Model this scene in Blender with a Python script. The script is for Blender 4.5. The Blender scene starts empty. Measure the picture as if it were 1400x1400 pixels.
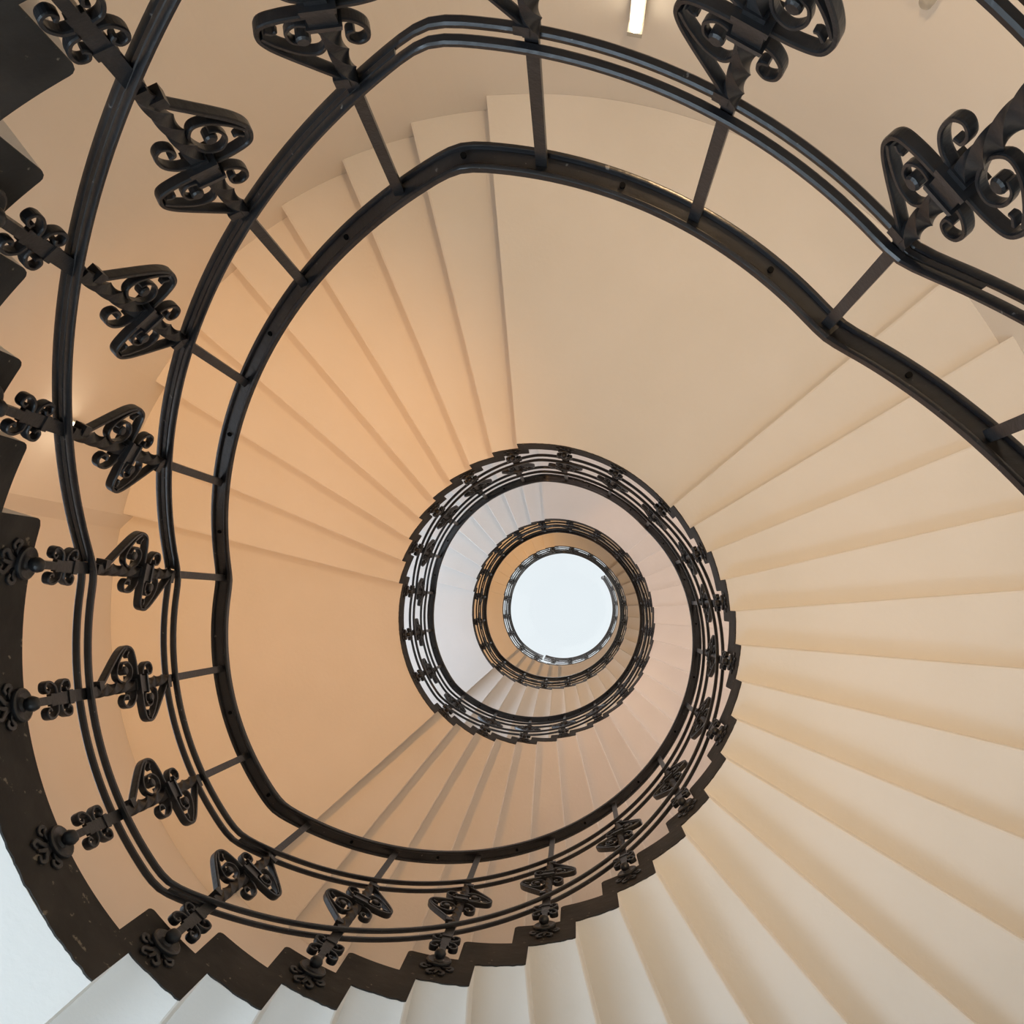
import bpy, bmesh, math, random
from mathutils import Vector, Matrix
random.seed(7)
PI = math.pi
D = PI / 180
scene = bpy.context.scene
col = scene.collection

# ------------------------------------------------------------------ dimensions (metres)
ZC = 3.523                       # camera height above the ground floor
F = 1330.0                       # focal length in pixels of the 1400 px frame
R = 0.85                         # radius of the handrail and its balusters
CX, CY = -0.248 * R, 0.110 * R   # axis of the well
RS = 1.02 * R                    # inner face of steps and landings
RW = 3.02 * R                    # outer round wall
STOREY = 4.2
DZ = 1.25                        # rise of the handrail over the short flight
DS = 1.21                        # rise of the short flight itself
RISE1, RISE2 = DS / 9, (STOREY - DS) / 21    # risers of the short and the long flights
ZH0 = 1.644 + ZC                 # handrail over the lowest landing in view
LOW = 1.125                      # handrail to underside of the slab
UP = 0.960                       # handrail to walking level
A0, A1, B0, B1 = 40.5, 89.1, 168.7, 217.3     # handrail: level stretches (degrees)
F1S, F1D = 95.0, 8.85            # first riser and going of the short flight
F2S, F2D = 221.7, 8.9            # first riser and going of the long flight


def low_a(n): return ZH0 - LOW + STOREY * n
def low_b(n): return low_a(n) + DS


def zh(p):
    n = math.floor((p - A0) / 360.0)
    t = p - 360.0 * n
    base = ZH0 + STOREY * n
    if t <= A1: return base
    if t <= B0: return base + DZ * (t - A1) / (B0 - A1)
    if t <= B1: return base + DZ
    return base + DZ + (STOREY - DZ) * (t - B1) / (360.0 + A0 - B1)


def pol(r, p, z):
    a = p * D
    return Vector((CX + r * math.cos(a), CY - r * math.sin(a), z))


def rwall(p):
    t = p % 360.0
    if 166 < t < 222:
        u = min(1.0, (t - 166) / 2.0, (222 - t) / 2.0)
        return RW + 0.07 * R * u
    return RW


# ------------------------------------------------------------------ materials
def new_mat(name):
    m = bpy.data.materials.new(name)
    m.use_nodes = True
    nt = m.node_tree
    return m, nt, nt.nodes['Principled BSDF']


def mottled(name, c1, c2, scale, rough, bump=0.0, bscale=60.0, thr=None, spec=0.5, metallic=0.0):
    m, nt, b = new_mat(name)
    tc = nt.nodes.new('ShaderNodeTexCoord')
    nz = nt.nodes.new('ShaderNodeTexNoise'); nz.inputs['Scale'].default_value = scale
    nz.inputs['Detail'].default_value = 6
    rp = nt.nodes.new('ShaderNodeValToRGB')
    lo, hi = thr or (0.35, 0.65)
    rp.color_ramp.elements[0].position = lo; rp.color_ramp.elements[0].color = (*c1, 1)
    rp.color_ramp.elements[1].position = hi; rp.color_ramp.elements[1].color = (*c2, 1)
    nt.links.new(tc.outputs['Object'], nz.inputs['Vector'])
    nt.links.new(nz.outputs['Fac'], rp.inputs['Fac'])
    nt.links.new(rp.outputs['Color'], b.inputs['Base Color'])
    b.inputs['Roughness'].default_value = rough
    b.inputs['Specular IOR Level'].default_value = spec
    b.inputs['Metallic'].default_value = metallic
    if bump:
        n2 = nt.nodes.new('ShaderNodeTexNoise'); n2.inputs['Scale'].default_value = bscale
        n2.inputs['Detail'].default_value = 4
        bp = nt.nodes.new('ShaderNodeBump'); bp.inputs['Strength'].default_value = bump
        bp.inputs['Distance'].default_value = 0.004
        nt.links.new(tc.outputs['Object'], n2.inputs['Vector'])
        nt.links.new(n2.outputs['Fac'], bp.inputs['Height'])
        nt.links.new(bp.outputs['Normal'], b.inputs['Normal'])
    return m


M_PLASTER = mottled('white_plaster', (0.80, 0.775, 0.735), (0.83, 0.805, 0.77), 2.2, 0.75, 0.25, 45, spec=0.2)
M_WALL = mottled('wall_paint', (0.76, 0.72, 0.66), (0.79, 0.75, 0.695), 1.5, 0.8, 0.15, 40, spec=0.2)
M_EDGE = mottled('dark_edge_paint', (0.021, 0.018, 0.0155), (0.042, 0.036, 0.031), 9.0, 0.65, 0.5, 30, spec=0.3)
# a few chips where the dark paint has come off
nt = M_EDGE.node_tree; b = nt.nodes['Principled BSDF']
src = b.inputs['Base Color'].links[0].from_socket
tc = nt.nodes.new('ShaderNodeTexCoord')
cn = nt.nodes.new('ShaderNodeTexNoise'); cn.inputs['Scale'].default_value = 38; cn.inputs['Detail'].default_value = 5
cr = nt.nodes.new('ShaderNodeValToRGB'); cr.color_ramp.elements[0].position = 0.655; cr.color_ramp.elements[1].position = 0.70
mx = nt.nodes.new('ShaderNodeMix'); mx.data_type = 'RGBA'
mx.inputs[7].default_value = (0.22, 0.18, 0.13, 1)
nt.links.new(tc.outputs['Object'], cn.inputs['Vector']); nt.links.new(cn.outputs['Fac'], cr.inputs['Fac'])
nt.links.new(cr.outputs['Color'], mx.inputs[0]); nt.links.new(src, mx.inputs[6]); nt.links.new(mx.outputs[2], b.inputs['Base Color'])

M_IRON = mottled('black_painted_iron', (0.011, 0.011, 0.0125), (0.021, 0.021, 0.023), 14.0, 0.36, 0.25, 90, spec=0.5)
M_RAIL = mottled('worn_black_rail', (0.010, 0.010, 0.012), (0.020, 0.020, 0.022), 10.0, 0.30, 0.2, 70, spec=0.55)
nt = M_RAIL.node_tree; b = nt.nodes['Principled BSDF']
src = b.inputs['Base Color'].links[0].from_socket
tc = nt.nodes.new('ShaderNodeTexCoord')
cn = nt.nodes.new('ShaderNodeTexNoise'); cn.inputs['Scale'].default_value = 70; cn.inputs['Detail'].default_value = 3
cr = nt.nodes.new('ShaderNodeValToRGB'); cr.color_ramp.elements[0].position = 0.71; cr.color_ramp.elements[1].position = 0.75
mx = nt.nodes.new('ShaderNodeMix'); mx.data_type = 'RGBA'; mx.inputs[7].default_value = (0.16, 0.15, 0.14, 1)
nt.links.new(tc.outputs['Object'], cn.inputs['Vector']); nt.links.new(cn.outputs['Fac'], cr.inputs['Fac'])
nt.links.new(cr.outputs['Color'], mx.inputs[0]); nt.links.new(src, mx.inputs[6]); nt.links.new(mx.outputs[2], b.inputs['Base Color'])

M_TREAD = mottled('tread_stone', (0.30, 0.26, 0.21), (0.40, 0.35, 0.29), 25.0, 0.5, spec=0.4)
M_FLOOR = mottled('floor_stone', (0.42, 0.39, 0.35), (0.55, 0.51, 0.46), 3.0, 0.5, spec=0.4)
M_METAL = mottled('lamp_metal', (0.40, 0.38, 0.33), (0.48, 0.46, 0.41), 8.0, 0.4, spec=0.5)
M_FRAME = mottled('window_frame_paint', (0.70, 0.68, 0.63), (0.76, 0.74, 0.70), 6.0, 0.5)


def glow(name, c, s):
    m, nt, b = new_mat(name)
    b.inputs['Base Color'].default_value = (0.9, 0.88, 0.8, 1)
    b.inputs['Emission Color'].default_value = (*c, 1)
    b.inputs['Emission Strength'].default_value = s
    return m


def pane_mat():
    m, nt, b = new_mat('window_glass')
    nt.nodes.remove(b)
    out = nt.nodes['Material Output']
    t = nt.nodes.new('ShaderNodeBsdfTransparent'); t.inputs['Color'].default_value = (0.96, 0.98, 0.98, 1)
    g = nt.nodes.new('ShaderNodeBsdfGlossy'); g.inputs['Roughness'].default_value = 0.05
    mixs = nt.nodes.new('ShaderNodeMixShader'); mixs.inputs[0].default_value = 0.012
    nt.links.new(t.outputs[0], mixs.inputs[1]); nt.links.new(g.outputs[0], mixs.inputs[2])
    nt.links.new(mixs.outputs[0], out.inputs['Surface'])
    return m


M_GLASS = pane_mat()

# ------------------------------------------------------------------ linking helpers
def mesh_of(name, bm, mats, smooth=False):
    me = bpy.data.meshes.new(name)
    bmesh.ops.recalc_face_normals(bm, faces=bm.faces)
    bm.to_mesh(me); bm.free()
    for m in (mats if isinstance(mats, (list, tuple)) else [mats]): me.materials.append(m)
    if smooth:
        me.polygons.foreach_set('use_smooth', [True] * len(me.polygons))
        try: me.set_sharp_from_angle(angle=40 * D)
        except Exception: pass
    return me


def put(name, me, parent=None, loc=None, rotz=0.0):
    o = bpy.data.objects.new(name, me)
    col.objects.link(o)
    if parent is not None: o.parent = parent
    if loc is not None: o.location = loc
    o.rotation_euler = (0, 0, rotz)
    return o


def thing(name, label, cat, loc, group=None):
    o = bpy.data.objects.new(name, None)
    o.empty_display_size = 0.1
    col.objects.link(o); o.location = loc
    o['label'] = label; o['category'] = cat
    if group: o['group'] = group
    return o


def structure(o):
    o['kind'] = 'structure'
    return o


# ------------------------------------------------------------------ mesh builders
def loft(bm, rings, closed_ring=True, caps=True):
    """rings: list of lists of points, same length"""
    vs = [[bm.verts.new(p) for p in r] for r in rings]
    n = len(vs[0])
    rng = range(n) if closed_ring else range(n - 1)
    for i in range(len(vs) - 1):
        for j in rng:
            k = (j + 1) % n
            bm.faces.new((vs[i][j], vs[i][k], vs[i + 1][k], vs[i + 1][j]))
    if caps and closed_ring:
        bm.faces.new(vs[0]); bm.faces.new(list(reversed(vs[-1])))
    return vs


def crom(pts, k=6):
    out = []
    P = [Vector(p) for p in pts]
    P = [2 * P[0] - P[1]] + P + [2 * P[-1] - P[-2]]
    for i in range(1, len(P) - 2):
        a, b_, c, d = P[i - 1], P[i], P[i + 1], P[i + 2]
        for s in range(k):
            t = s / k
            out.append(0.5 * ((2 * b_) + (c - a) * t + (2 * a - 5 * b_ + 4 * c - d) * t * t + (3 * b_ - a - 3 * c + d) * t ** 3))
    out.append(P[-2])
    return out


def strip(bm, pts, w, th, k=6, taper=0.0):
    """forged flat bar following a (tangent, height) path; w is its depth across the railing"""
    c = crom([(p[0], p[1], 0) for p in pts], k)
    rings = []
    N = len(c)
    for i, p in enumerate(c):
        d = (c[min(i + 1, N - 1)] - c[max(i - 1, 0)])
        d.normalize()
        nx, ny = -d.y, d.x
        s = 1.0 - taper * i / (N - 1)
        h = th * 0.5 * s; ww = w * 0.5 * s
        q = []
        for (x, e) in ((-ww, -h * .7), (-ww, h * .7), (-ww * .7, h), (ww * .7, h), (ww, h * .7), (ww, -h * .7), (ww * .7, -h), (-ww * .7, -h)):
            q.append((x, -(p.x + nx * e), p.y + ny * e))
        rings.append(q)
    loft(bm, rings)


def box(bm, x0, x1, y0, y1, z0, z1, top=1.0):
    mx_, my_ = (x0 + x1) / 2, (y0 + y1) / 2
    f = lambda x, y, s: (mx_ + (x - mx_) * s, my_ + (y - my_) * s)
    lo_ = [(*f(x, y, 1.0), z0) for x, y in ((x0, y0), (x1, y0), (x1, y1), (x0, y1))]
    hi_ = [(*f(x, y, top), z1) for x, y in ((x0, y0), (x1, y0), (x1, y1), (x0, y1))]
    loft(bm, [lo_, hi_])


def lathe(bm, prof, n=14, cx=0.0, cy=0.0):
    rings = [[(cx + r * math.cos(2 * PI * j / n), cy + r * math.sin(2 * PI * j / n), z) for j in range(n)] for r, z in prof]
    loft(bm, rings)


def disc_x(bm, t, h, r, w, n=12):
    rings = []
    for x, s in ((-w / 2, .75), (-w / 2 * .7, 1), (w / 2 * .7, 1), (w / 2, .75)):
        rings.append([(x, -(t + r * s * math.cos(2 * PI * j / n)), h + r * s * math.sin(2 * PI * j / n)) for j in range(n)])
    loft(bm, rings)


# ------------------------------------------------------------------ iron baluster, local frame: x outwards, -y uphill, z=0 at the handrail
HC = -0.555            # centre of the collar block
U, L = -0.362, -0.805         # heights of the paired rails (inner and outer bar at one height)
U1, U2, L1, L2 = U + .02, U - .02, L + .02, L - .02

bm = bmesh.new()
box(bm, -.0048, .0048, -.0095, .0095, U2, -.001)                           # thin flat top bar
rings = []
N = 150
for i in range(N + 1):                                                     # twisted square
    z = U2 - (U2 - L1) * i / N
    a0, a1 = U2 - .012, HC + .030
    b0, b1 = HC - .030, L1 + .012
    tw = min(1.0, max(0.0, (a0 - z) / (a0 - a1))) * 1.5 * PI + min(1.0, max(0.0, (b0 - z) / (b0 - b1))) * 2.0 * PI
    h = .0105 * math.sqrt(2)
    rings.append([(h * math.cos(tw + PI / 4 + q * PI / 2), h * math.sin(tw + PI / 4 + q * PI / 2), z) for q in range(4)])
loft(bm, rings)
ME_SHAFT = mesh_of('baluster_shaft', bm, M_IRON)
for f_ in ME_SHAFT.polygons: f_.use_smooth = len(f_.vertices) == 4
ME_SHAFT.set_sharp_from_angle(angle=50 * D)

bm = bmesh.new()                                                           # flat lower plate between the paired bars
box(bm, -.0048, .0048, -.0125, .0125, -.945, L1)
box(bm, -.0075, .0075, -.015, .015, -.880, -.864)
box(bm, -.008, .008, -.008, .008, -1.015, -.945)
ME_PLATE = mesh_of('foot_plate', bm, M_IRON)

bm = bmesh.new()                                                           # collar block with moulded lips
box(bm, -.017, .017, -.019, .019, HC - .022, HC + .022)
box(bm, -.0205, .0205, -.0235, .0235, HC + .013, HC + .024, .9)
box(bm, -.0205, .0205, -.0235, .0235, HC - .024, HC - .013, .97)
box(bm, -.013, .013, -.014, .014, HC - .032, HC + .032)
ME_COLLAR = mesh_of('collar', bm, M_IRON)

OUTER = [(.006, .168), (.012, .150), (.037, .120), (.066, .086), (.085, .060), (.092, .038), (.083, .016), (.055, .008), (.018, .006)]
INNER = [(.088, .040), (.072, .062), (.046, .084), (.022, .087), (.009, .064), (.017, .034), (.039, .024), (.055, .038), (.053, .058), (.040, .066)]


def scroll_mesh(sign, hs):
    bm_ = bmesh.new()
    f = lambda L: [(sign * t, HC + sign * h * hs) for t, h in L]
    strip(bm_, f(OUTER), .018, .0074, 6)
    strip(bm_, f(INNER), .016, .0066, 6, .25)
    strip(bm_, f([(.080, .030), (.072, .036), (.066, .034)]), .014, .006, 3, .3)      # the small leaf at the tip
    disc_x(bm_, sign * .0365, HC + sign * .054 * hs, .0105, .020)
    box(bm_, -.012, .012, min(-sign * .022, 0), max(-sign * .022, 0), HC + sign * .158 * hs - .010, HC + sign * .158 * hs + .010)
    return mesh_of('scroll', bm_, M_IRON)


ME_SC_UP, ME_SC_LO = scroll_mesh(1, 1.0), scroll_mesh(-1, 1.22)


def curl_mesh(sign, hs):
    bm_ = bmesh.new()
    P = [(-.014, .018), (-.034, .026), (-.048, .044), (-.047, .066), (-.034, .076), (-.022, .068), (-.022, .054), (-.032, .050)]
    strip(bm_, [(sign * t, HC + sign * h * hs) for t, h in P], .017, .0068, 5, .2)
    return mesh_of('curl', bm_, M_IRON)


ME_CU_UP, ME_CU_LO = curl_mesh(1, 1.0), curl_mesh(-1, 1.2)


def clover_mesh(side, zc, up):
    bm_ = bmesh.new()
    P = [(.012, -.024 * up), (.026, -.020 * up), (.036, -.004 * up), (.034, .012 * up), (.022, .016 * up), (.016, .006 * up), (.022, .0)]
    strip(bm_, [(side * t, zc + h) for t, h in P], .017, .0065, 4, .15)
    return mesh_of('small_curl', bm_, M_IRON)


ME_CLOVER = [clover_mesh(s, z, u) for s in (1, -1) for z, u in ((-.890, 1), (-.950, -1))]

def lathe_x(bm_, prof, n, zc):                                            # turned about the radial axis
    loft(bm_, [[(x, r * math.cos(2 * PI * j / n), zc + r * math.sin(2 * PI * j / n)) for j in range(n)] for r, x in prof])


bm = bmesh.new()                                                           # round rosette on the dark edge with a ball nut
lathe_x(bm, [(.026, .017), (.031, .014), (.034, .008), (.033, .003), (.029, .001), (.020, .004), (.014, .004), (.010, .000)], 22, -1.030)
lathe_x(bm, [(.004, .006), (.011, .002), (.0150, -.006), (.0155, -.012), (.012, -.020), (.005, -.024)], 14, -1.024)
ME_FOOT = mesh_of('rosette', bm, M_IRON, True)
bm = bmesh.new()                                                           # leaf ornament on the dark edge below the rosette
for s in (1, -1):
    strip(bm, [(s * .010, -1.052), (s * .024, -1.058), (s * .036, -1.050), (s * .041, -1.062), (s * .033, -1.072), (s * .025, -1.067)], .008, .011, 4, .35)
    strip(bm, [(s * .003, -1.056), (s * .009, -1.076), (s * .021, -1.090), (s * .017, -1.103), (s * .008, -1.098)], .008, .011, 4, .4)
strip(bm, [(0, -1.05), (.002, -1.075), (-.002, -1.098)], .010, .014, 4, .6)
for v in bm.verts: v.co.x += .0135
ME_LEAF = mesh_of('leaf_ornament', bm, M_IRON)

# one plain mesh of the same outline for the far coils, where the ornament is a pixel or two
bm = bmesh.new()
for me_ in (ME_SHAFT, ME_PLATE, ME_COLLAR, ME_SC_UP, ME_SC_LO, ME_CU_UP, ME_CU_LO, ME_FOOT, ME_LEAF, *ME_CLOVER): bm.from_mesh(me_)
ME_FAR = mesh_of('baluster_far', bm, M_IRON)


def baluster(phi, parent, far):
    loc = pol(R, phi, zh_of(phi)) - parent.location
    rz = -phi * D
    if far:
        put('baluster', ME_FAR, parent, loc, rz); return
    b_ = put('baluster', ME_SHAFT, parent, loc, rz)
    for nm, me_ in (('foot_plate', ME_PLATE), ('collar', ME_COLLAR), ('scroll', ME_SC_UP), ('scroll', ME_SC_LO), ('curl', ME_CU_UP), ('curl', ME_CU_LO),
                    ('small_curl', ME_CLOVER[0]), ('small_curl', ME_CLOVER[1]), ('small_curl', ME_CLOVER[2]), ('small_curl', ME_CLOVER[3]),
                    ('rosette', ME_FOOT), ('leaf_ornament', ME_LEAF)):
        put(nm, me_, b_)


# ------------------------------------------------------------------ rails swept round the well
TOP_N = 3
TOP_START = 266.2 + 360 * TOP_N
TOP_H = ZH0 + STOREY * TOP_N + DZ + 6 * RISE2 + .03


def zh_of(p):
    if p > 249 + 360 * TOP_N: return TOP_H
    return zh(p)


def smooth_z(p):
    w = 2.2
    return (zh_of(p - w) + zh_of(p - w / 2) + 2 * zh_of(p) + zh_of(p + w / 2) + zh_of(p + w)) / 6 if p < 246 + 360 * TOP_N else zh_of(p)


def sweep(bm_, prof, p0, p1, org, step=1.5, flat=False):
    """prof: (radial, vertical) points round the section"""
    n = max(2, int(round((p1 - p0) / step)))
    rings = []
    for i in range(n + 1):
        p = p0 + (p1 - p0) * i / n
        z = TOP_H if flat else smooth_z(p)
        rings.append([pol(R + a, p, z + h) - org for a, h in prof])
    loft(bm_, rings)


def bar_prof(dx, dz, w=.0145, h=.0135):
    a, c = w / 2, h / 2
    return [(dx - a, dz - c * .5), (dx - a * .6, dz - c), (dx + a * .6, dz - c), (dx + a, dz - c * .5),
            (dx + a, dz + c * .5), (dx + a * .6, dz + c), (dx - a * .6, dz + c), (dx - a, dz + c * .5)]


HAND = [(-.0235, -.003), (-.0225, -.0075), (-.0200, -.009), (-.0160, -.009), (-.0140, -.0065), (-.0130, .001), (.0130, .001), (.0140, -.0065), (.0160, -.009), (.0200, -.009),
        (.0225, -.0075), (.0235, -.003), (.0245, .006), (.019, .014), (.008, .019), (-.008, .019), (-.019, .014), (-.0245, .006)]

bm = bmesh.new()
lathe(bm, [(.0052, -.004), (.0052, .0015)], 10)
ME_SCREW_HOLE = mesh_of('screw_hole', bm, mottled('hole_dark', (0.003, .003, .003), (.004, .004, .004), 5, .9, spec=.08))  # near-black disc, its colour standing for the dark inside a screw hole

TURN = [97.5, 115.3, 133.0, 150.6, 168.5, 186.8, 205.1, 223.8, 242, 260, 278, 296, 314, 332, 350, 366.5, 382.6, 401.6, 421.1, 439.6]
BAL = [p + 360 * n for n in range(-1, TOP_N + 1) for p in TURN]
BAL = [p for p in BAL if p < 36 + 360 * (TOP_N + 1)]


def railing(p0, p1, label, group, far=False, spacers=(), flat=False, end=False):
    mid = (p0 + p1) / 2
    org = pol(R, mid, zh_of(mid) - 1.05)
    t = thing('stair_railing', label, 'railing', org, group)
    bm_ = bmesh.new(); sweep(bm_, HAND, p0, p1, org, flat=flat)
    put('handrail', mesh_of('handrail', bm_, M_RAIL, True), t)
    for dz in (U, L):
        for dx in (-.0125, .0125):
            bm_ = bmesh.new(); sweep(bm_, bar_prof(dx, dz), p0, p1, org, flat=flat)
            put('rail_bar', mesh_of('rail_bar', bm_, M_RAIL, True), t)
        for a, c in spacers:
            bm_ = bmesh.new(); sweep(bm_, bar_prof(0, dz, .0125, .0115), a, c, org)
            put('spacer', mesh_of('spacer', bm_, M_RAIL), t)
    bs = [p for p in BAL if p0 <= p < p1]
    for p in bs:
        baluster(p, t, far)
    if not far:
        for p in bs:
            q = p + 9
            if q < p1: put('screw_hole', ME_SCREW_HOLE, t, pol(R, q, zh_of(q)) - org)
    if end:
        bm_ = bmesh.new()
        zz = TOP_H
        lathe(bm_, [(.012, -.97), (.016, -.96), (.013, -.93), (.013, -.06), (.018, -.03), (.030, -.012), (.032, .008), (.018, .024), (.006, .03)], 14)
        put('end_post', mesh_of('end_post', bm_, M_IRON, True), t, pol(R - .004, p1 + .8, zz) - org)
    return t


G_R = 'iron stair railings'
railing(-30, 40.5, 'black iron railing leaving the photo at its right edge, lowest of all', G_R, spacers=[(34, 40.5)])
railing(40.5, 92, 'black iron railing on level landing across top of photo, with largest scrolls', G_R, spacers=[(40.5, 42.2)])
railing(92, 168.7, 'black iron railing of outermost coil down the left upper side, beside toothed dark step ends', G_R, spacers=[(92.5, 167.6)])
railing(168.7, 217.3, 'black iron railing of outermost coil on left landing, bending around the left edge', G_R)
railing(217.3, 400.5, 'black iron railing of outermost coil sweeping along bottom and up the right side', G_R, spacers=[(218, 223.5)])
NM = {1: 'second coil', 2: 'third coil', 3: 'innermost coil'}
for n in (1, 2, 3):
    o = 360 * n; far = n >= 2
    railing(A0 + o, 92 + o, f'black iron railing on the level landing at the top right of the {NM[n]}', G_R, far)
    railing(92 + o, B0 + o, f'black iron railing of the short flight at the upper left of the {NM[n]}', G_R, far)
    railing(B0 + o, B1 + o, f'black iron railing on the level landing at the left of the {NM[n]}', G_R, far)
    if n < 3: railing(B1 + o, A0 + o + 360, f'black iron railing of the long flight around bottom and right of the {NM[n]}', G_R, far)
railing(B1 + 1080, 247.2 + 1080, 'short black iron railing of the last few steps, lower left of the white skylight', G_R, True)
railing(249.2 + 1080, 397.5 + 1080, 'black iron top floor railing, curving round lower right of skylight to rounded end', G_R, True, flat=True, end=True)

# ------------------------------------------------------------------ steps and landings
TH = LOW - UP                     # slab thickness


def wedge(p0, p1, z0, z1, r0, r1fun, seg, back=0.0, ch=.006):
    """solid between two angles; chamfered lower edges; 'back' sets the nosing of the upper part downhill"""
    bm_ = bmesh.new()
    rings = []
    for i in range(seg + 1):
        p = p0 + (p1 - p0) * i / seg
        r1 = r1fun(p)
        rings.append([pol(r0, p, z0), pol(r1, p, z0), pol(r1, p, z1), pol(r0, p, z1)])
    loft(bm_, rings)
    return bm_


def poly_prism(bm_, poly, r0, r1, seg_p=None):
    """poly: (angle, z) outline; extruded radially from r0 to r1"""
    a = [bm_.verts.new(pol(r0, p, z)) for p, z in poly]
    b_ = [bm_.verts.new(pol(r1 if not callable(r1) else r1(p), p, z)) for p, z in poly]
    n = len(poly)
    for i in range(n):
        j = (i + 1) % n
        bm_.faces.new((a[i], a[j], b_[j], b_[i]))
    bm_.faces.new(a); bm_.faces.new(list(reversed(b_)))


def block_mesh(name, d, r0, r1, mats, nose=3.0, jit=0.0, rnd=None):
    """one block step about the well axis at angle 0, to be turned and lifted into place; d = its going in degrees"""
    S = [(-nose - .1, .012, TH - .014), (-nose + .08, .012, TH - .006), (-nose + .45, .012, TH - .001), (-nose + .8, .012, TH), (-nose / 2, .012, TH), (-.03, .012, TH)]
    n = 12
    for i in range(n):
        S.append((d * i / n, rnd.uniform(-jit, jit) if rnd and i else 0.0, TH))
    S += [(d - .25, 0.0, TH), (d, .004, TH)]
    bm_ = bmesh.new()
    rings = []
    for p, z0, z1 in S:
        c, s_ = math.cos(p * D), -math.sin(p * D)
        rings.append([(r0 * c, r0 * s_, z0), (r1 * c, r1 * s_, z0), (r1 * c, r1 * s_, z1), (r0 * c, r0 * s_, z1)])
    loft(bm_, rings)
    me = mesh_of(name, bm_, mats)
    if len(me.materials) > 1:
        for f in me.polygons:
            if f.normal.z > .9: f.material_index = 1
    return me


ME_STEP = {d: block_mesh('step', d, RS + .004, RW - .001, [M_PLASTER, M_TREAD]) for d in (F1D, F2D)}
EDGE = {}
for d in (F1D, F2D):
    EDGE[d] = []
    for v in range(3):
        rnd = random.Random(31 * v + int(d * 100))
        EDGE[d].append(block_mesh('painted_end', d, RS, RS + .004, M_EDGE, jit=.0028, rnd=rnd))
AX = Vector((CX, CY, 0))


def flight(label, start, d, count, low, group='stair flights'):
    RISER = RISE1 if d == F1D else RISE2
    mid = start + d * count / 2
    org = pol((RS + RW) / 2, mid, low)
    t = thing('stair_flight', label, 'stairs', org, group)
    for i in range(count):
        p = start + d * i
        z = low + RISER * (i + 1)
        s = put('step', ME_STEP[d], t, Vector((CX, CY, z)) - org, -p * D)
        put('painted_end', EDGE[d][(i * 7 + int(start)) % 3], s)
    return t


def landing(label, p0, p1, low, group='stair landings', nose=3.0):
    mid = (p0 + p1) / 2
    org = pol((RS + RW) / 2, mid, low)
    t = thing('stair_landing', label, 'landing', org, group)
    seg = max(4, int((p1 - p0) / 2))
    bm_ = bmesh.new()
    rings = []
    for p in [p0] + [q for q in range(int(p0) + 1, int(p1) + 1) if q % 2 == 0 and p0 + .05 < q < p1 - .05] + [p1]:
        rings.append([pol(RS + .004, p, low) - org, pol(rwall(p) - .001, p, low) - org, pol(rwall(p) - .001, p, low + TH) - org, pol(RS + .004, p, low + TH) - org])
    loft(bm_, rings)
    put('slab', mesh_of('slab', bm_, M_PLASTER), t)
    bm_ = bmesh.new()
    rnd = random.Random(int(low * 100))
    bot = []
    for i in range(seg * 3 + 1):
        p = p0 + (p1 - p0) * i / (seg * 3)
        bot.append((p, low + (rnd.uniform(-.0028, .0028) if 0 < i < seg * 3 else 0)))
    rings = []
    for i, (p, z) in enumerate(bot):
        rings.append([pol(RS, p, z) - org, pol(RS + .004, p, z) - org, pol(RS + .004, p, low + TH) - org, pol(RS, p, low + TH) - org])
    loft(bm_, rings)
    # the first tread edge overhangs the riser below
    poly_ = [(p0, low + .012), (p0, low + TH), (p0 - nose + .8, low + TH), (p0 - nose + .1, low + TH - .006), (p0 - nose - .1, low + TH - .014), (p0 - nose - .1, low + .012)]
    a = [bm_.verts.new(pol(RS, p, z) - org) for p, z in poly_]
    b_ = [bm_.verts.new(pol(RS + .004, p, z) - org) for p, z in poly_]
    for i in range(6):
        j = (i + 1) % 6
        bm_.faces.new((a[i], a[j], b_[j], b_[i]))
    bm_.faces.new(a); bm_.faces.new(list(reversed(b_)))
    put('painted_edge', mesh_of('painted_edge', bm_, M_EDGE), t)
    bm_ = bmesh.new()
    poly_prism(bm_, poly_, RS + .004, min(rwall(p0), RW) - .001)
    for v in bm_.verts: v.co -= org
    put('nosing', mesh_of('nosing', bm_, M_PLASTER), t)
    return t


landing('pale stair landing out of the top of the photo, below the largest railing scrolls', F2S + 20 * F2D - 360, F1S, low_a(0))
flight('pale stair flight with black toothed step ends at the left edge of photo', F1S, F1D, 8, low_a(0))
landing('bluish white landing underside with dark painted edge in the lower left corner', F1S + 8 * F1D, F2S, low_b(0))
flight('white stair flight with stepped underside along bottom and right of photo', F2S, F2D, 20, low_b(0))
flight('stair flight below the frame, rising to the landing over the top of photo', F2S - 360 + 11 * F2D, F2D, 9, low_b(-1) + 11 * RISE2)
LB = {1: ('broad tan landing underside at the top, inside the outermost handrail', 'tan stair flight with orange glow at upper left, between outermost handrail and second coil',
          'broad tan landing underside at the left of the second coil', 'brownish stair flight below the second coil, seen inside the bottom handrail'),
      2: ('pinkish landing underside at upper right, between second and third coils', 'pale lilac stair flight at upper left, between second and third coils',
          'white landing underside at left, between second and third coils', 'pinkish stair flight at bottom and right, between second and third coils'),
      3: ('small orange landing underside at upper right, between third and innermost coils', 'small orange stair flight at upper left, between third and innermost coils',
          'small orange landing underside at left, between third and innermost coils', 'last short stair flight at lower left, just outside the innermost coil')}
for n in (1, 2, 3):
    o = 360 * n
    landing(LB[n][0], F2S + 20 * F2D + 360 * (n - 1), F1S + o, low_a(n))
    flight(LB[n][1], F1S + o, F1D, 8, low_a(n))
    landing(LB[n][2], F1S + 8 * F1D + o, F2S + o, low_b(n))
    flight(LB[n][3], F2S + o, F2D, 20 if n < 3 else 5, low_b(n))
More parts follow.
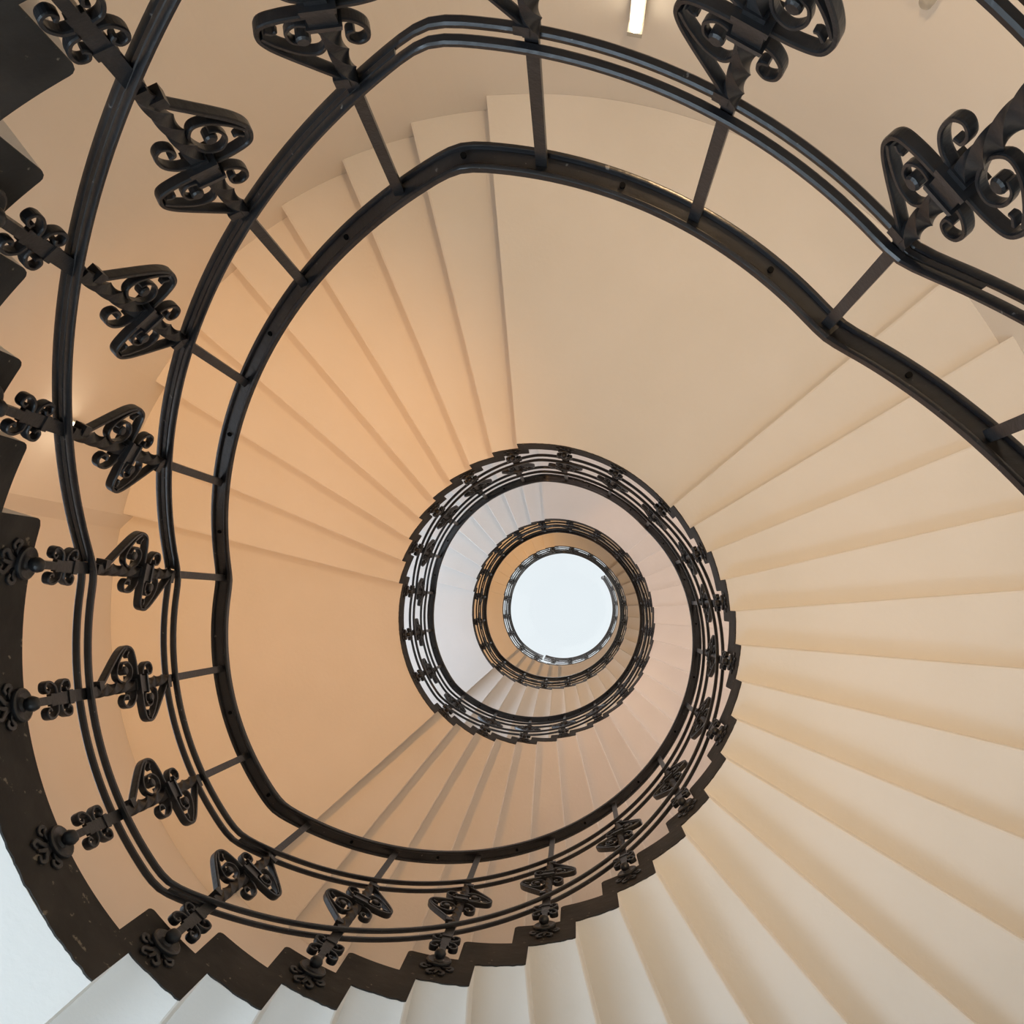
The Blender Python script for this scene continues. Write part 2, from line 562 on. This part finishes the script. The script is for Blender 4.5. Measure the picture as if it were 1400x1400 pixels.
landing('pale top floor underside curving round the lower right of the white skylight', F2S + 5 * F2D + 1080, F2S + 20 * F2D + 1080, low_b(3) + 6 * RISE2)

# ------------------------------------------------------------------ round wall with window openings, floor, ceiling, skylight
ZTOP = ZC + 18.6
WIN = [  # angle from, to, sill, head
    (176, 212, ZC - 1.40, ZC + 1.25),
    (230, 262, ZC - 2.60, ZC + 0.60),
    (178, 212, ZC + 7.00, ZC + 9.60),
    (172, 204, ZC + 2.75, ZC + 4.10),
    (60, 100, ZC + 16.1, ZC + 17.9),
    (180, 230, ZC + 16.1, ZC + 17.9),
    (290, 340, ZC + 16.1, ZC + 17.9),
]


def in_win(pm, zm):
    return any(a < pm < b_ and c < zm < d for a, b_, c, d in WIN)


zl = sorted({0.0, ZTOP, *[w[2] for w in WIN], *[w[3] for w in WIN]})
bm = bmesh.new()
cache = {}


def wv(r_add, p, z):
    key = (round(r_add, 3), p % 360, round(z, 4))
    if key not in cache: cache[key] = bm.verts.new(pol(rwall(p) + r_add, p, z))
    return cache[key]


T = .35
for p in range(0, 360, 2):
    for a, b_ in zip(zl[:-1], zl[1:]):
        zm = (a + b_) / 2
        if in_win(p + 1, zm): continue
        bm.faces.new((wv(0, p, a), wv(0, p + 2, a), wv(0, p + 2, b_), wv(0, p, b_)))
        bm.faces.new((wv(T, p, a), wv(T, p, b_), wv(T, p + 2, b_), wv(T, p + 2, a)))
for (p0, p1, z0, z1) in WIN:
    cut = [z for z in zl if z0 <= z <= z1]
    for p in (p0, p1):
        for a, b_ in zip(cut[:-1], cut[1:]):
            bm.faces.new((wv(0, p, a), wv(T, p, a), wv(T, p, b_), wv(0, p, b_)))
    for z in (z0, z1):
        for p in range(p0, p1, 2):
            bm.faces.new((wv(0, p, z), wv(0, p + 2, z), wv(T, p + 2, z), wv(T, p, z)))
for z in (0.0, ZTOP):
    for p in range(0, 360, 2):
        bm.faces.new((wv(0, p, z), wv(0, p + 2, z), wv(T, p + 2, z), wv(T, p, z)))
structure(put('wall_outer', mesh_of('wall_outer', bm, M_WALL)))


def ring_slab(name, z0, z1, r0, r1, mat):
    bm_ = bmesh.new()
    n = 96
    rings = []
    if r0 <= 0:
        lo_ = [pol(r1, 360 * i / n, z0) for i in range(n)]
        hi_ = [pol(r1, 360 * i / n, z1) for i in range(n)]
        loft(bm_, [lo_, hi_])
    else:
        for i in range(n + 1):
            p = 360.0 * i / n
            rings.append([pol(r0, p, z0), pol(r1, p, z0), pol(r1, p, z1), pol(r0, p, z1)])
        loft(bm_, rings, True, False)
        bmesh.ops.remove_doubles(bm_, verts=bm_.verts, dist=1e-5)
    return structure(put(name, mesh_of(name, bm_, mat)))


ring_slab('floor', -.2, 0.0, 0, RW + .42, M_FLOOR)
SKR = 2.3
ring_slab('ceiling', ZTOP, ZTOP + .3, SKR, RW + .42, M_PLASTER)
bm = bmesh.new()                      # skylight: curb ring and one round pane
n = 96
loft(bm, [[pol(r, 360 * i / n, z) for i in range(n)] for r, z in ((SKR, ZTOP + .3), (SKR, ZTOP + .45), (SKR + .12, ZTOP + .45), (SKR + .12, ZTOP + .3))], True, False)
sky_w = structure(put('window_1', mesh_of('window_1', bm, M_FRAME)))
bm = bmesh.new()
loft(bm, [[pol(SKR + .05, 360 * i / n, z) for i in range(n)] for z in (ZTOP + .46, ZTOP + .47)])
put('pane', mesh_of('pane', bm, M_GLASS), sky_w)

# windows in the round wall (outside the picture; daylight comes in through them)
def window(idx, p0, p1, z0, z1):
    bm_ = bmesh.new()
    def prism(pa, pb, za, zb):
        seg = max(1, int((pb - pa) / 3))
        rings = []
        for i in range(seg + 1):
            p = pa + (pb - pa) * i / seg
            r = rwall(p) + .2
            rings.append([pol(r, p, za), pol(r + .06, p, za), pol(r + .06, p, zb), pol(r, p, zb)])
        loft(bm_, rings)
    w = 1.2
    prism(p0, p1, z0, z0 + .05); prism(p0, p1, z1 - .05, z1)
    for p in (p0, (p0 + p1) / 2 - w / 2, p1 - w): prism(p, p + w, z0 + .05, z1 - .05)
    o = structure(put(f'window_{idx}', mesh_of(f'window_{idx}', bm_, M_FRAME)))
    return o


for i, w in enumerate(WIN): window(i + 2, *w)

# ------------------------------------------------------------------ wall lamps, and added fill lights without fixtures
def tube_lamp(p, ztop, length, label, mat, strength_group=None):
    org = pol(rwall(p), p, ztop - length)
    t = thing('wall_lamp', label, 'lamp', org, 'tube lamps on the round wall')
    bm_ = bmesh.new()
    box(bm_, -.045, -.004, -.030, .030, 0, length)
    put('housing', mesh_of('housing', bm_, M_METAL), t, (0, 0, 0), -p * D)
    bm_ = bmesh.new()
    lathe(bm_, [(.012, .028), (.025, .032), (.025, length - .032), (.012, length - .028)], 14, -.070, 0)
    put('tube', mesh_of('tube', bm_, mat, True), t, (0, 0, 0), -p * D)
    for a, c in ((length - .028, length), (0, .028)):
        bm_ = bmesh.new(); box(bm_, -.092, -.005, -.031, .031, a, c)
        put('end_cap', mesh_of('end_cap', bm_, M_METAL), t, (0, 0, 0), -p * D)
    return t


WARM = glow('warm_tube_glow', (1.0, .84, .62), 5.0)
tube_lamp(79.5, ZC + 4.02, .62, 'lit vertical tube lamp on wall at the top edge of photo', WARM)
tube_lamp(157.1, ZC + 5.0, .34, 'lit lamp on wall glinting between left baluster scrolls', WARM)


def soffit_fill(p, r, z, power, colr, spread=150):
    """added spot without a fixture, hidden above a slab, brightening the soffit overhead"""
    Lt = bpy.data.lights.new('soffit_fill', 'SPOT')
    Lt.energy = power; Lt.color = colr; Lt.shadow_soft_size = .09
    Lt.spot_size = spread * D; Lt.spot_blend = .8
    o = bpy.data.objects.new('soffit_fill', Lt); col.objects.link(o)
    o.location = pol(r, p, ZC + z); o.rotation_euler = (PI, 0, 0)


ORANGE, AMBER, PEACH = (1.0, .52, .20), (1.0, .74, .48), (1.0, .78, .68)
soffit_fill(166, 1.45, 2.2, 152, (1.0, .45, .13), 76)
soffit_fill(66, 1.45, 1.2, 82, (1.0, .66, .36), 130)
soffit_fill(20, 1.45, .8, 52, (1.0, .68, .36), 130)
soffit_fill(66, 1.6, 5.1, 86, PEACH, 130)
soffit_fill(8, 1.6, 4.6, 8, PEACH, 115)
Lp = bpy.data.lights.new('riser_fill', 'POINT'); Lp.energy = 19; Lp.color = PEACH; Lp.shadow_soft_size = .12
ow = bpy.data.objects.new('riser_fill', Lp); col.objects.link(ow); ow.location = pol(2.25, 352, ZC + 5.9)  # unseen point light added to brighten the riser faces, no lamp here
soffit_fill(172, 1.5, 2.2 + 2 * STOREY, 165, ORANGE, 90)
soffit_fill(352, 1.5, 4.4 + STOREY, 68, (1.0, .64, .34), 130)

p = 56.7
org = pol(RW, p, ZC + 3.00)
t = thing('wall_fixture', 'small pale round metal fixture on wall at the top edge, right of centre', 'fixture', org)
bm = bmesh.new()
lathe(bm, [(.022, 0), (.026, .01), (.026, .20), (.028, .205), (.028, .225), (.024, .232), (.024, .25), (.015, .255)], 18, -.055, 0)
put('body', mesh_of('body', bm, M_METAL, True), t, (0, 0, 0), -p * D)
bm = bmesh.new()
box(bm, -.05, -.002, -.012, .012, .08, .12)
put('bracket', mesh_of('bracket', bm, M_METAL), t, (0, 0, 0), -p * D)

# ------------------------------------------------------------------ daylight
def daylight(w, power, colr, tilt=0.0, inset=.02):
    p0, p1, z0, z1 = w
    pm = (p0 + p1) / 2
    L = bpy.data.lights.new('window_daylight', 'AREA')
    L.shape = 'RECTANGLE'
    L.size = 2 * RW * math.sin((p1 - p0) * .5 * D) * .85; L.size_y = (z1 - z0) * .92
    L.energy = power; L.color = colr
    o = bpy.data.objects.new('window_daylight', L); col.objects.link(o)
    o.location = pol(RW * math.cos((p1 - p0) * .5 * D) + .22, pm, (z0 + z1) / 2)
    inward = (pol(0, pm, 0) - pol(1, pm, 0)).normalized() + Vector((0, 0, tilt))
    o.rotation_euler = inward.to_track_quat('-Z', 'Z').to_euler()
    return o


DAY = (.68, .85, 1.0)
daylight(WIN[0], 59, DAY, .15)
daylight(WIN[1], 54, (.66, .84, 1.0), .15)
daylight(WIN[2], 62, (.66, .81, 1.0), .1)
daylight(WIN[3], 1.6, (.42, .68, 1.0), 0)
for w in WIN[4:]: daylight(w, 90, (.95, .97, 1.0), -.1)

wld = bpy.data.worlds.new('overcast_sky')
scene.world = wld
wld.use_nodes = True
bg = wld.node_tree.nodes['Background']
bg.inputs['Color'].default_value = (.81, .845, .88, 1)
bg.inputs['Strength'].default_value = 1.0

# ------------------------------------------------------------------ camera: level, looking straight up, with lens shift
cam = bpy.data.cameras.new('camera')
co = bpy.data.objects.new('camera', cam); col.objects.link(co)
co.location = (0, 0, ZC); co.rotation_euler = (PI, 0, 0)
cam.sensor_fit = 'HORIZONTAL'; cam.sensor_width = 36.0
cam.lens = F / 1400 * 36
cam.shift_x = -(787.4 - 700) / 1400
cam.shift_y = (825.0 - 700) / 1400
cam.clip_start = .02; cam.clip_end = 100
scene.camera = co

vs = scene.view_settings
vs.view_transform = 'Standard'; vs.look = 'None'; vs.gamma = 1.0; vs.use_curve_mapping = False
vs.exposure = 0.13
try:
    scene.cycles.use_denoising = True
    scene.cycles.max_bounces = 10
    scene.cycles.diffuse_bounces = 8
    scene.cycles.caustics_reflective = False
    scene.cycles.caustics_refractive = False
except Exception:
    pass
